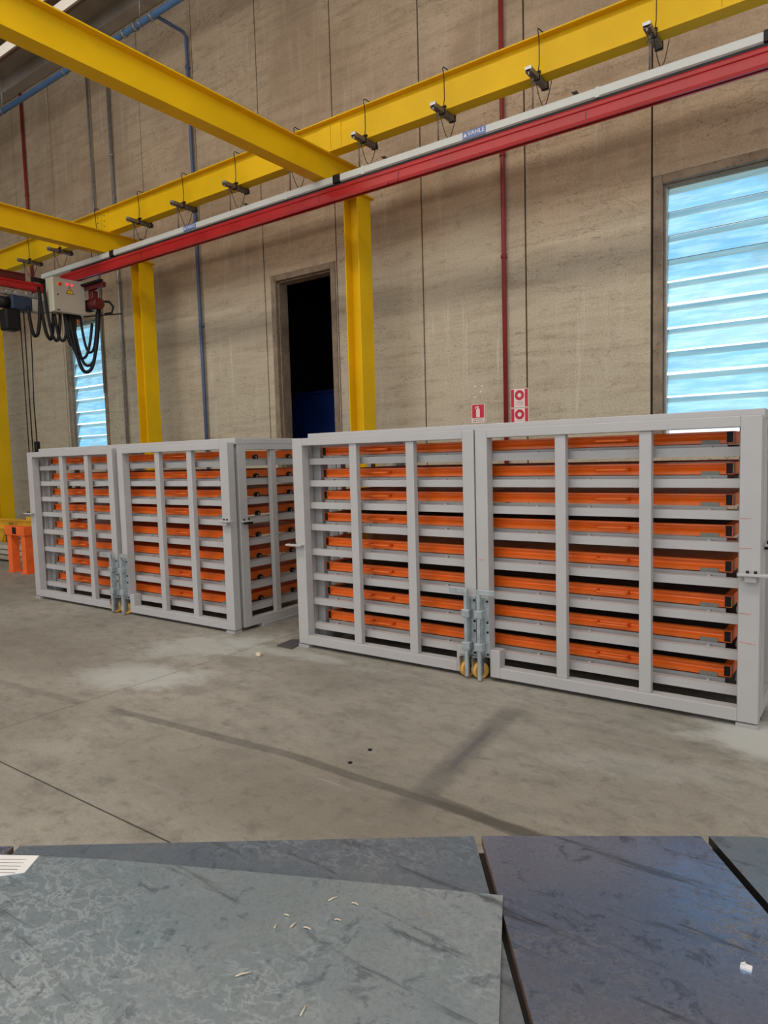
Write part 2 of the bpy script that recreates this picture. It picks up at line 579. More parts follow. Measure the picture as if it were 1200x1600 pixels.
def surround(n, x0, x1, z0, z1):
    m = MB()
    w = 0.094
    for (a, b, c, d) in ((x0 - w, x0, max(z0 - w, 0), z1 + w), (x1, x1 + w, max(z0 - w, 0), z1 + w), (x0, x1, z1, z1 + w)):
        m.box(a, b, YW - 0.012, YW + 0.25, c, d)
    if z0 > 0:
        m.box(x0, x1, YW - 0.012, YW + 0.25, z0 - w, z0)
    # inner rebate
    for (a, b, c, d) in ((x0, x0 + 0.02, max(z0, 0), z1), (x1 - 0.02, x1, max(z0, 0), z1), (x0 + 0.02, x1 - 0.02, z1 - 0.02, z1)):
        m.box(a, b, YW + 0.05, YW + 0.25, c, d)
    o = m.build(n, 'reveal', bevel=0.008)
    o['kind'] = 'structure'
    return o


def louvres(parent, x0, x1, z0, z1):
    n = 11
    p = 0.247
    fr = MB()
    fr.box(x0 + 0.02, x0 + 0.035, YW + 0.07, YW + 0.2, z0, z1 - 0.02)
    fr.box(x1 - 0.035, x1 - 0.02, YW + 0.07, YW + 0.2, z0, z1 - 0.02)
    fr.build('louvre_frame', 'steel', parent)
    for i in range(n):
        zt = z1 - 0.03 - i * p
        if zt - p < z0 - 0.05:
            break
        tilt = 0.055 + 0.012 * math.sin(i * 2.3) + (0.012 if i > 4 else 0)
        b = MB()
        # each blade: bottom edge leans into the hall, top edge tucked behind the one above
        f = 0.26
        ym, zm = YW + 0.15 - tilt * f, zt - (p + 0.012) * f
        b.prism([(ym, zm), (ym + 0.007, zm + 0.004), (YW + 0.15 - tilt + 0.007, zt - p - 0.008), (YW + 0.15 - tilt, zt - p - 0.012)],
                lambda u, v, t: (t, u, v), x0 + 0.036, x1 - 0.036)
        bl_ = b.build('louvre_blade', 'glass', parent)
        b = MB()
        b.prism([(YW + 0.15, zt), (YW + 0.157, zt + 0.004), (ym + 0.007, zm + 0.004), (ym, zm)], lambda u, v, t: (t, u, v), x0 + 0.036, x1 - 0.036)
        b.build('blade_overlap', 'glass2', bl_)
        l = MB()
        l.box(x0 + 0.036, x1 - 0.036, YW + 0.15 - tilt - 0.004, YW + 0.15 - tilt + 0.001, zt - p - 0.014, zt - p - (0.008 if i < 3 else (-0.004, -0.014, -0.006)[i % 3]))
        l.build('blade_edge', 'tag' if i < 3 else 'daylight', parent)


w1 = surround('window_1', *OPEN[0])
louvres(w1, *OPEN[0])
w2 = surround('window_2', *OPEN[2])
louvres(w2, *OPEN[2])
d1 = surround('door_1', *OPEN[1])
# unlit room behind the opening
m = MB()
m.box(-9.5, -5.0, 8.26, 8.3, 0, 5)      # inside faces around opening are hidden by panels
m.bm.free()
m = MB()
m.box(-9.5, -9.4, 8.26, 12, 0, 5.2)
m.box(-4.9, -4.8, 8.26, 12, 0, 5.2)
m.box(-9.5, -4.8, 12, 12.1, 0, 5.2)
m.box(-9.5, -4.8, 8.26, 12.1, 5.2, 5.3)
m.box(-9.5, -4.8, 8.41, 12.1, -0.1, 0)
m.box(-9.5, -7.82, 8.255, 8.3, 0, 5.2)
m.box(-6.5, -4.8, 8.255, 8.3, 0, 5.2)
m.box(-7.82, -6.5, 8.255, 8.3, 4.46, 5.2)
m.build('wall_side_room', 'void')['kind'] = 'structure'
m = MB()
m.box(-9.0, -7.05, 9.4, 9.46, 0, 2.75)
m.box(-9.0, -7.2, 9.3, 9.4, 0, 2.15)
m.box(-9.02, -7.03, 9.38, 9.48, 2.75, 2.8)
o = m.build('partition_panel', 'navy', bevel=0.005)
tag(o, 'dark blue panel standing in the unlit room behind the tall opening', 'panel')

# ceiling: ribbed precast roof elements running along the wall, with rooflight strips
m = MB()
m.box(-30, 8, -14, 8.6, ZC + 0.25, ZC + 0.4)
for k in range(-14, 9):
    y = k * 0.95 + 0.35
    m.box(-30, 8, y, y + 0.10, ZC + 0.0, ZC + 0.25)
m.box(-30, 8, 7.75, 7.98, ZC - 0.02, ZC + 0.25)
m.build('ceiling', paint('roof_grey', lin(168, 156, 142), 0.8, 0.12, 2))['kind'] = 'structure'
m = MB()
m.box(-14.2, -8.0, 6.45, 6.72, ZC - 0.06, ZC + 0.0)
m.box(-14.2, -8.0, 6.86, 7.06, ZC - 0.06, ZC + 0.0)
m.build('trim_2', 'rooflight')['kind'] = 'structure'
m = MB()
m.box(-14.2, -8.0, 6.38, 6.45, ZC - 0.10, ZC + 0.0)
m.box(-14.2, -8.0, 6.72, 6.86, ZC - 0.10, ZC + 0.0)
m.box(-14.2, -8.0, 7.06, 7.12, ZC - 0.10, ZC + 0.0)
m.build('trim_3', paint('rooflight_curb', lin(105, 82, 66), 0.8, 0.1, 2))['kind'] = 'structure'
# roof edge beam at the left, side wall at the far left, wall behind the camera
m = MB()
m.box(-26.2, -26, -14, 8, 0, ZC)
m.build('wall_left', 'wall')['kind'] = 'structure'

# ------------------------------------------------------------------ yellow steelwork
def ibeam(m, axis, a, b, c, z0, z1, w, tf=0.014, tw=0.012):
    """I section, c = centre of web across"""
    for (u0, u1, v0, v1) in ((c - w / 2, c + w / 2, z0, z0 + tf), (c - w / 2, c + w / 2, z1 - tf, z1), (c - tw / 2, c + tw / 2, z0 + tf, z1 - tf)):
        if axis == 'x':
            m.box(a, b, u0, u1, v0, v1)
        else:
            m.box(u0, u1, a, b, v0, v1)


ZB, ZT = 4.95, 5.285
XCOL = [-5.60, -10.16, -15.37]
lab_col = {0: 'yellow steel column beside the tall dark doorway', 1: 'yellow steel column standing behind the left-hand cage', 2: 'yellow steel column at the left edge of the picture'}
for i, xc in enumerate(XCOL[:3]):
    c = empty('steel_column', (xc, 7.36, 0))
    tag(c, lab_col[i], 'column', 'yellow steel columns')
    m = MB()
    h, w = 0.23, 0.27
    m.box(-h / 2, -h / 2 + 0.014, -w / 2, w / 2, 0.02, ZB - 0.02)
    m.box(h / 2 - 0.014, h / 2, -w / 2, w / 2, 0.02, ZB - 0.02)
    m.box(-h / 2 + 0.014, h / 2 - 0.014, -0.006, 0.006, 0.02, ZB - 0.02)
    m.build('shaft', 'yellow', c)
    m = MB()
    m.box(-0.16, 0.16, -0.17, 0.17, ZB - 0.02, ZB)
    m.build('cap_plate', 'yellow', c)
    m = MB()
    m.box(-0.2, 0.2, -0.2, 0.2, 0, 0.02)
    m.build('base_plate', 'yellow', c)
    # fixing plate on the column's side
for i, xc in enumerate((-5.595, -10.15)):
    b = empty('cross_beam', (xc, 7.36, ZB))
    tag(b, ('yellow steel cross beam, the nearer and larger one, passing over the red rail', 'yellow steel cross beam further left, above the control box')[i], 'beam', 'yellow cross beams')
    m = MB()
    ibeam(m, 'y', -13.0, 0.14, 0, 0, ZT - ZB, 0.18)
    m.build('beam_section', 'yellow', b)
b = empty('runway_beam', (-8, 6.80, ZT))
tag(b, 'long yellow runway beam along the wall, resting on the cross beams', 'beam')
m = MB()
ibeam(m, 'x', -18, 12, 0, 0, 0.385, 0.165)
m.build('beam_section', 'yellow', b)
for xj in (-5.53, -10.35, -1.2):
    m = MB()
    xx = xj + 8
    m.box(xx - 0.16, xx - 0.004, -0.016, -0.006, 0.03, 0.35)
    m.box(xx + 0.004, xx + 0.16, -0.016, -0.006, 0.03, 0.35)
    m.build('splice_plate', 'yellow', b)
    if xj < -10:
        for k in range(4):
            for dx in (-0.10, 0.08):
                m = MB()
                m.cyl((xx + dx, -0.016, 0.06 + k * 0.085), (xx + dx, -0.026, 0.06 + k * 0.085), 0.009, n=6)
                m.build('splice_bolt', 'brownsteel', b)

# ------------------------------------------------------------------ rails below the runway beam
YR = 6.60
gr = empty('conductor_rail', (-5, YR, 4.83))
tag(gr, 'light grey enclosed conductor rail running above the red crane rail', 'rail')
m = MB()
m.prism([(-0.03, 0.012), (-0.03, 0.078), (-0.024, 0.086), (0.024, 0.086), (0.03, 0.078), (0.03, 0.012), (0.012, 0.0), (-0.012, 0.0)], lambda u, v, t: (t, u, v), -6.9, 9)
m.build('rail_housing', 'alu', gr)
for xj in (-5.29, -9.82, -0.80, 3.7):
    m = MB()
    x = xj + 5
    m.box(x - 0.055, x + 0.055, -0.036, 0.036, 0.0, 0.093)
    m.build('joint_cover', 'black', gr, bevel=0.004)
for xj in (-4.9, -6.1, -2.2):
    m = MB()
    x = xj + 5
    m.box(x - 0.018, x + 0.018, -0.033, 0.033, -0.002, 0.089)
    m.build('rail_clip', 'alu', gr)
for (xa, xb) in ((-3.60, -3.335), (-8.07, -7.81)):
    m = MB()
    m.box(xa + 5, xb + 5, -0.0325, -0.0301, 0.006, 0.084)
    lb = m.build('maker_label', 'labelblue', gr)
    text('VAHLE', 0.058, ((xa + xb) / 2 + 5 + 0.022, -0.0330, 0.050), (PI / 2, 0, 0), 'white', lb, sx=1.12)
    m = MB()
    x = xa + 5 + 0.03
    m.prism([(x - 0.018, 0.031), (x + 0.018, 0.031), (x, 0.07)], lambda u, v, t: (u, t, v), -0.0336, -0.0325)
    m.build('lettering', 'white', lb)
# support arms reaching to the wall side
for xs_ in (-2.42, -4.62, -6.85, -9.1):
    m = MB()
    m.box(xs_ + 5 - 0.025, xs_ + 5 + 0.025, -0.03, 0.45, 0.115, 0.122)
    m.box(xs_ + 5 - 0.004, xs_ + 5 + 0.004, 0.0, 0.01, 0.085, 0.118)
    m.build('support_arm', 'brownsteel', gr)

rr = empty('crane_rail', (-5, YR, 4.63))
tag(rr, 'long red profiled crane rail hanging below the grey conductor rail', 'rail')
m = MB()
pr = [(-0.022, 0.17), (-0.03, 0.155), (-0.03, 0.128), (-0.02, 0.118), (-0.02, 0.10), (-0.045, 0.088), (-0.048, 0.028), (-0.040, 0.0), (-0.018, 0.0), (-0.018, 0.012), (-0.034, 0.022), (-0.034, 0.072),
      (0.034, 0.072), (0.034, 0.022), (0.018, 0.012), (0.018, 0.0), (0.040, 0.0), (0.048, 0.028), (0.045, 0.088), (0.02, 0.10), (0.02, 0.118), (0.03, 0.128), (0.03, 0.155), (0.022, 0.17)]
m.prism(pr, lambda u, v, t: (t, u, v), -6.3, 9)
m.build('rail_profile', 'red', rr)
m = MB()
m.box(-6.0, 9, -0.016, 0.016, 0.17, 0.196)
m.build('filler_strip', 'black', rr)
for xj in (-9.05, -5.55, -4.4, -2.3):
    m = MB()
    x = xj + 5
    m.box(x - 0.004, x + 0.004, -0.0505, 0.0505, 0.024, 0.093)
    m.build('joint_band', 'dred', rr)
for xj in (-4.55, -4.42):
    m = MB()
    m.cyl((xj + 5, -0.046, 0.012), (xj + 5, -0.056, 0.012), 0.012, n=8)
    m.build('joint_screw', 'red', rr)

# clamps hanging the rails from the runway beam
def make_hanger():
    h = empty('beam_clamp', (0, YR, 4.92))
    z = ZT - 4.92
    m = MB()
    m.rhs('y', -0.10, 0.34, -0.032, 0.032, z - 0.052, z - 0.004, 0.007)
    m.build('clamp_channel', 'brownsteel', h, bevel=0.002)
    m = MB()
    m.box(-0.036, 0.036, 0.08, 0.10, z - 0.058, z + 0.018)
    m.box(-0.036, 0.036, 0.10, 0.125, z + 0.0145, z + 0.037)
    m.build('jaw', 'black', h)
    m = MB()
    m.box(-0.036, 0.036, 0.295, 0.315, z - 0.058, z + 0.018)
    m.build('jaw', 'black', h)
    m = MB()
    m.box(-0.034, 0.034, -0.104, -0.085, z - 0.03, z + 0.0)
    m.cyl((0, -0.09, z - 0.075), (0, -0.09, z - 0.05), 0.009, n=8)
    m.build('end_bolt', 'steel', h)
    m = MB()
    m.cyl((0.0, 0.0, 0.0), (0.0, 0.0, z - 0.05), 0.0085, n=8)
    m.cyl((0, 0, z - 0.11), (0, 0, z - 0.05), 0.014, n=6)
    m.cyl((-0.03, 0, z - 0.115), (0.03, 0, z - 0.115), 0.006, n=6)
    m.build('threaded_rod', 'brownsteel', h)
    m = MB()
    pts = []
    for k in range(13):
        t = k / 12
        pts.append((0.03 + 0.09 * t, -0.02 + 0.2 * t, z - 0.06 - 0.26 * math.sin(PI * t) * (1.0 if t < 0.5 else 1.0)))
    m.tube(pts, 0.004, 6)
    m.build('cable_loop', 'black', h)
    m = MB()
    m.tube([(0.02, 0.07, z - 0.06), (0.03, 0.095, z + 0.1), (0.035, 0.085, z + 0.3), (0.03, 0.07, z + 0.4), (0.02, 0.10, z + 0.43), (0.05, 0.22, z + 0.41)], 0.005, 6)
    m.build('safety_cable', 'black', h)
    return h


hx = [-1.745, -2.84, -3.91, -4.965, -6.05, -7.135, -8.22, -9.26, -10.4, -11.5, -12.5]
place = ['first from the right', 'second from the right', 'third from the right',
         'just right of the nearer cross beam', 'partly behind the nearer cross beam', 'first left of the nearer cross beam', 'midway between the cross beams',
         'just right of the further cross beam', 'just left of the further cross beam', 'second from the left', 'at the left edge of the picture']
proto = make_hanger()
for i, x in enumerate(hx):
    h = proto if i == 0 else copy_tree(proto)
    h.location.x = x
    tag(h, 'dark steel beam clamp with rod and cable, ' + place[i], 'clamp', 'clamps under the runway beam')

# ------------------------------------------------------------------ pipes on the wall
def pipe(name, pts, r, mat, label, clips=()):
    o = MB()
    o.tube(pts, r, 12)
    t = empty(name, pts[0])
    ob = o.build('pipe_run', mat, t)
    ob.location = -Vector(pts[0])
    for i, c in enumerate(clips):
        m = MB()
        m.cyl((c[0], c[1], c[2] - 0.02), (c[0], c[1], c[2] + 0.02), r * 1.35, n=12)
        m.box(c[0] - 0.01, c[0] + 0.01, c[1], YW, c[2] - 0.012, c[2] + 0.012)
        q = m.build('pipe_clip', mat, t)
        q.location = -Vector(pts[0])
    tag(t, label, 'pipe')
    return t


pipe('wall_pipe', [(-3.82, 7.955, 9.3), (-3.82, 7.955, 0.9)], 0.028, 'redp', 'dark red vertical pipe on the wall beside the hose signs', [(-3.82, 7.955, z) for z in (7.2, 5.2, 4.0)])
pipe('wall_pipe', [(-14.77, 7.955, 9.35), (-14.77, 7.955, 5.05)], 0.03, 'redp', 'dark red vertical pipe on the wall at the far left', [(-14.77, 7.955, z) for z in (7.3, 6.2)])
pipe('wall_pipe', [(-9.47, 7.38, 8.63), (-9.47, 7.90, 8.63), (-9.47, 7.945, 8.58), (-9.44, 7.945, 3.0), (-9.42, 7.945, 0.8)], 0.028, 'blue2', 'slim blue air pipe dropping down the wall between the two yellow columns',
     [(-9.47, 7.945, 8.1), (-9.45, 7.945, 5.6), (-9.43, 7.945, 3.9)])
bp = empty('air_main_pipe', (-12, 7.33, 8.63))
tag(bp, 'blue compressed-air main pipe running along the wall under the roof', 'pipe')
m = MB()
m.cyl((-10, 0, 0), (14, 0, 0), 0.05, n=16)
m.build('pipe_run', 'blue', bp)
for x in (-12.05, -9.82, -7.5, -14.3):
    m = MB()
    m.cyl((x + 12 - 0.02, 0, 0), (x + 12 + 0.02, 0, 0), 0.058, n=16)
    m.cyl((x + 12, 0, 0.05), (x + 12, 0, 0.78), 0.008, n=6)
    m.build('hanger_rod', 'steel', bp)
for x in (-10.25, -9.95, -9.52):
    m = MB()
    m.cyl((x + 12 - 0.03, 0, 0), (x + 12 + 0.03, 0, 0), 0.068, n=16)
    m.build('pipe_coupling', 'steel', bp)
pipe('cable_conduit', [(-12.36, 7.95, 9.3), (-12.36, 7.95, 3.0)], 0.02, 'steel', 'thin grey conduit running up the wall above the left louvre window', [(-12.36, 7.95, z) for z in (7.0, 5.0)])
pipe('cable_conduit', [(-11.71, 7.95, 9.3), (-11.71, 7.95, 0.8)], 0.026, 'steel', 'thicker grey conduit on the wall left of the middle yellow column', [(-11.71, 7.95, z) for z in (7.3, 5.0, 3.4)])

# ------------------------------------------------------------------ wall signs
def sign_base(name, x, z, w, h, mat, label):
    e = empty(name, (x, YW - 0.002, z))
    m = MB()
    m.box(-w / 2, w / 2, -0.003, 0.0, -h / 2, h / 2)
    m.build('sign_plate', mat, e)
    tag(e, label, 'sign')
    return e


s = sign_base('extinguisher_sign', -4.23, 2.125, 0.185, 0.24, 'signwhite', 'small red and white fire extinguisher sign on the wall')
m = MB()
m.box(-0.084, 0.084, -0.0045, -0.003, -0.055, 0.113)
m.build('red_field', 'signred', s)
m = MB()
m.prism([(-0.026, -0.048), (0.026, -0.048), (0.026, 0.048), (0.018, 0.062), (-0.018, 0.062), (-0.026, 0.048)], lambda u, v, t: (u, t, v), -0.006, -0.0045)
m.box(-0.01, 0.01, -0.006, -0.0045, 0.062, 0.078)
m.prism([(-0.045, 0.062), (-0.03, 0.088), (0.012, 0.094), (0.012, 0.084), (-0.024, 0.078), (-0.036, 0.060)], lambda u, v, t: (u, t, v), -0.006, -0.0045)
m.build('extinguisher_symbol', 'signwhite', s)
m = MB()
for z in (-0.068, -0.076):
    m.box(-0.07, 0.07, -0.004, -0.003, z, z + 0.003)
for x, w in ((-0.07, 0.04), (-0.02, 0.025), (0.015, 0.03), (0.052, 0.02)):
    m.box(x, x + w, -0.004, -0.003, -0.101, -0.093)
m.build('small_print', 'ink', s)
for zc, lb in ((2.28, 'upper red fire hose sign with white ring beside the red pipe'), (2.045, 'lower fire hose sign with white ring, half hidden behind the cage top')):
    s = sign_base('fire_hose_sign', -3.655, zc, 0.238, 0.228, 'signwhite', lb)
    s['group'] = 'fire hose signs'
    m = MB()
    m.box(-0.112, -0.072, -0.0045, -0.003, -0.108, 0.108)
    m.box(0.072, 0.112, -0.0045, -0.003, -0.108, 0.108)
    m.build('red_border', 'signred', s)
    m = MB()
    n = 28
    ri, ro = 0.026, 0.062
    for k in range(n):
        a, b = 2 * PI * k / n, 2 * PI * (k + 1) / n
        m.prism([(ri * math.cos(a), 0.035 + ri * math.sin(a)), (ro * math.cos(a), 0.035 + ro * math.sin(a)), (ro * math.cos(b), 0.035 + ro * math.sin(b)), (ri * math.cos(b), 0.035 + ri * math.sin(b))],
                lambda u, v, t: (u, t, v), -0.0045, -0.003)
    m.build('ring_symbol', 'signred', s)
    m = MB()
    for z, w in ((-0.045, 0.055), (-0.06, 0.05), (-0.074, 0.055), (-0.088, 0.045)):
        m.box(-w, w, -0.004, -0.003, z, z + 0.004)
    m.build('small_print', 'tag', s)
# left-over adhesive dots above the extinguisher sign
for k, (x, z) in enumerate(((-4.27, 2.47), (-4.17, 2.47), (-4.19, 2.40), (-4.27, 2.335))):
    m = MB()
    m.cyl((x, YW, z), (x, YW - 0.002, z), 0.012, n=10)
    o = m.build('adhesive_dot', 'white')
    tag(o, 'white adhesive dot above the extinguisher sign, ' + ('top left', 'top right', 'middle', 'lowest')[k] + ' one', 'dot', 'adhesive dots above the sign')

# ------------------------------------------------------------------ cages
RT = [1.605, 1.421, 1.235, 1.050, 0.838, 0.625, 0.412, 0.200]     # rail tops, measured from the photo
YF, YB = 4.315, 5.86
HG = 1.775


def frame_rect(m, x0, x1, z0, z1, wl, wr, wt, wb, y0, y1):
    m.box(x0, x0 + wl, y0, y1, z0, z1)
    m.box(x1 - wr, x1, y0, y1, z0, z1)
    m.box(x0 + wl, x1 - wr, y0, y1, z1 - wt, z1)
    m.box(x0 + wl, x1 - wr, y0, y1, z0, z0 + wb)


def make_cage(X0, W, lg, rg, bars, label, latches):
    """lg / rg = (x0, x1) of the left and right gates relative to X0; front face at local y 0"""
    c = empty('storage_cage', (X0, YF, 0))
    tag(c, label, 'cage', 'grey steel storage cages')
    D = YB - YF
    # gates ------------------------------------------------------------
    for side, (a, b) in (('L', lg), ('R', rg)):
        y0, y1 = 0.0, 0.085
        z0, wb = 0.028, 0.075
        wo, wi, wt = 0.108, 0.092, 0.062
        wl, wr = (wo, wi) if side == 'L' else (wi, wo)
        m = MB()
        # top
        m.box(a + wl, b - wr, y0, y1, HG - wt, HG)
        # outer post to floor, inner post ends above the caster with a stepped corner
        nx, nz = 0.075, 0.225
        if side == 'L':
            m.box(a, a + wl, y0, y1, z0, HG)
            m.box(b - wr, b, y0, y1, nz - 0.06, HG)
            m.box(a + wl, b - wr - nx, y0, y1, z0, z0 + wb)
            m.box(b - wr - nx, b - wr, y0, y1, z0, nz)
        else:
            m.box(b - wr, b, y0, y1, z0, HG)
            m.box(a, a + wl, y0, y1, nz - 0.06, HG)
            m.box(a + wl + nx, b - wr, y0, y1, z0, z0 + wb)
            m.box(a + wl, a + wl + nx, y0, y1, z0, nz)
        gate = m.build('front_gate', 'grey', c, bevel=0.004, seg=2)
        for bx in bars[side]:
            m = MB()
            m.box(bx - 0.036, bx + 0.036, y0 + 0.012, y0 + 0.062, z0 + wb, HG - wt)
            m.build('vertical_bar', 'grey', gate, bevel=0.004, seg=2)
        # drop bolt: back plate, two guides, square rod, handle
        px = (b - wr / 2) if side == 'L' else (a + wl / 2)
        s_ = -1 if side == 'L' else 1
        rx = px + (-0.012 if side == 'L' else -0.012)
        m = MB()
        m.box(px - 0.04, px + 0.045, -0.006, 0.0, 0.175, 0.60)
        m.box(px + 0.0, px + 0.006, -0.045, -0.006, 0.19, 0.585)
        m.build('bolt_plate', 'zinc', gate, bevel=0.002)
        for gz in (0.215, 0.45):
            m = MB()
            m.box(rx - 0.034, rx + 0.030, -0.062, -0.006, gz, gz + 0.058)
            m.build('bolt_guide', 'zinc', gate, bevel=0.006, seg=2)
        m = MB()
        m.box(rx - 0.013, rx + 0.013, -0.058, -0.032, 0.02 if side == 'L' else 0.004, 0.655)
        m.box(min(rx, rx + s_ * 0.13), max(rx, rx + s_ * 0.13), -0.060, -0.052, 0.62, 0.66)
        m.build('drop_rod', 'zinc', gate, bevel=0.003)
        for gz in (0.19, 0.35, 0.42, 0.57):
            for dx in (-0.03, 0.035):
                m = MB()
                m.cyl((px + dx, -0.006, gz), (px + dx, -0.014, gz), 0.008, n=8)
                m.build('fixing_screw', 'black', gate)
        # caster under the inner post
        cx = px - 0.042
        m = MB()
        m.cyl((cx - 0.024, 0.03, 0.062), (cx + 0.024, 0.0, 0.062), 0.06, n=24)
        m.build('caster_wheel', 'wheel', gate, bevel=0.006, seg=2)
        m = MB()
        m.box(cx - 0.045, cx + 0.045, -0.02, 0.085, 0.155, 0.165)
        for s2 in (-1, 1):
            m.prism([(-0.05, 0.155), (0.08, 0.155), (0.06, 0.035), (-0.035, 0.035)], lambda u, v, t: (t, u, v), cx + s2 * 0.03 - 0.0025, cx + s2 * 0.03 + 0.0025)
        m.cyl((cx - 0.036, 0.02, 0.062), (cx + 0.036, 0.02, 0.062), 0.012, n=10)
        m.build('caster_fork', 'steel', gate)
        # sliding latch plate on the outer post
        lz = latches[side]
        lx = a if side == 'L' else b
        m = MB()
        m.box(lx - 0.075 if side == 'L' else lx - 0.11, lx + 0.10 if side == 'L' else lx + 0.045, -0.05, 0.0, lz, lz + 0.016)
        if side == 'R':
            m.box(lx - 0.075, lx - 0.015, -0.035, -0.0, lz - 0.035, lz)
        m.build('latch_plate', 'grey', gate, bevel=0.003)
        for dx in (0.02, 0.06):
            m = MB()
            q = lx + (dx - 0.05 if side == 'L' else -dx)
            m.cyl((q, -0.02, lz + 0.016), (q, -0.02, lz + 0.03), 0.008, n=8)
            m.build('latch_bolt', 'black', gate)
        # foot pad under the outer post
        m = MB()
        fx0, fx1 = (a - 0.0, a + wl + 0.005) if side == 'L' else (b - wr - 0.005, b)
        m.box(fx0, fx1, -0.008, y1, 0, 0.022)
        m.build('foot_pad', 'grey2', gate)
    # side gates ---------------------------------------------------------
    for sgn, xo in ((-1, 0.0), (1, W)):
        x0, x1 = (xo, xo + 0.075) if sgn < 0 else (xo - 0.075, xo)
        ya, yb = 0.125, D
        m = MB()
        z0 = 0.03
        m.box(x0, x1, ya, ya + 0.10, z0, HG - 0.01)
        m.box(x0, x1, yb - 0.10, yb, z0, HG - 0.01)
        m.box(x0, x1, ya + 0.10, yb - 0.10, HG - 0.07, HG - 0.01)
        m.box(x0, x1, ya + 0.10, yb - 0.10, z0, z0 + 0.075)
        gate = m.build('side_gate', 'grey', c, bevel=0.004, seg=2)
        for by in (0.60, 1.06):
            m = MB()
            xb = x0 + 0.012 if sgn < 0 else x0 + 0.013
            m.box(xb, xb + 0.05, by - 0.035, by + 0.035, z0 + 0.075, HG - 0.07)
            m.build('vertical_bar', 'grey', gate, bevel=0.004, seg=2)
        m = MB()
        xe = xo
        lo, hi = (xe, xe + 0.04) if sgn > 0 else (xe - 0.04, xe)
        m.box(lo, hi, ya + 0.0, ya + 0.12, 1.03 if sgn > 0 else 0.9, 1.045 if sgn > 0 else 0.915)
        m.build('latch_plate', 'grey', gate, bevel=0.003)
        zz = 1.045 if sgn > 0 else 0.915
        for dy in (0.03, 0.09):
            m = MB()
            m.cyl((xe + sgn * 0.02, ya + dy, zz), (xe + sgn * 0.02, ya + dy, zz + 0.018), 0.008, n=8)
            m.build('latch_bolt', 'black', gate)
        m = MB()
        m.box(lo, hi, ya + 0.04, ya + 0.12, zz - 0.035, zz - 0.016)
        m.build('latch_stop', 'black', gate)
        m = MB()
        m.box(x0 + 0.005, x1 + (0.03 if sgn > 0 else 0), ya + 0.22, yb - 0.1, 0.0, 0.03)
        m.build('foot_pad', 'grey2', gate)
    # body posts ----------------------------------------------------------
    for xp, xq in ((0.080, 0.158), (W - 0.138, W - 0.078)):
        for yp in (0.17, D - 0.1):
            m = MB()
            m.box(xp, xq, yp, yp + 0.10, 0.0, 1.755)
            m.build('body_post', 'grey2', c, bevel=0.003)
    m = MB()
    zt = 1.815
    m.box(0.09, W + 0.0, 0.10, 0.20, 1.755, zt)
    m.box(0.09, W + 0.0, D - 0.1, D, 1.755, zt)
    m.box(0.09, 0.19, 0.20, D - 0.1, 1.755, zt)
    m.box(W - 0.1, W, 0.20, D - 0.1, 1.755, zt)
    m.build('top_frame', 'grey', c, bevel=0.004)
    # shelf rails at eight levels -------------------------------------------
    for z in RT:
        for y0 in (0.092, D - 0.145):
            m = MB()
            m.rhs('x', 0.03, W - 0.03, y0, y0 + 0.05, z - 0.052, z, 0.004)
            r = m.build('shelf_rail', 'grey', c)
            m = MB()
            yy = y0 + 0.05 if y0 < 0.5 else y0 - 0.045
            m.box(0.2, W - 0.2, yy + 0.030, yy + 0.044, z - 0.02, z + 0.018)
            n = 9
            for k in range(n):
                xk = 0.3 + (W - 0.6) * k / (n - 1)
                m.box(xk, xk + 0.02, yy - 0.001, yy + 0.031, z - 0.02, z + 0.006)
            m.build('rail_lip', 'grey2', r)
        for x0 in (0.085, W - 0.135):
            m = MB()
            m.rhs('y', 0.145, D - 0.15, x0, x0 + 0.05, z - 0.052, z, 0.004)
            r = m.build('shelf_rail', 'grey', c)
            m = MB()
            xx = x0 + 0.05 if x0 < 0.5 else x0 - 0.03
            m.box(xx + 0.004, xx + 0.026, 0.28, D - 0.12, z - 0.02, z + 0.012)
            m.build('rail_lip', 'grey2', r)
    # chalk marks on the posts
    return c


X_A, W_A = -8.405, 3.555
X_B, W_B = -4.045, 3.505
cageA = make_cage(X_A, W_A, (0.0, 1.755), (1.845, W_A), {'L': (0.72, 1.235), 'R': (2.50, 2.995)},
                  'grey steel barred storage cage on the left, with a side gate facing right', {'L': 1.03, 'R': 1.045})
cageB = make_cage(X_B, W_B, (0.0, 1.722), (1.732, W_B), {'L': (0.635, 1.175), 'R': (2.345, 2.88)},
                  'grey steel barred storage cage on the right, nearest to the camera', {'L': 0.87, 'R': 0.88})
# red chalk marks on cage B's posts
for (x, z, w, sl) in ((W_B - 0.105, 1.20, 0.055, 0.0), (W_B - 0.105, 1.03, 0.06, 0.003), (W_B - 0.10, 0.66, 0.06, -0.001), (W_B - 0.10, 0.495, 0.085, -0.008), (1.745, 0.86, 0.05, 0.001)):
    m = MB()
    m.prism([(x, z), (x + w, z + sl), (x + w, z + sl + 0.003), (x, z + 0.004)], lambda u, v, t: (u, t, v), -0.0012, 0.0)
    m.build('chalk_mark', 'chalk', cageB)

# ------------------------------------------------------------------ trays
TL = 3.165     # tray length
TD = 1.20
TH = 0.070


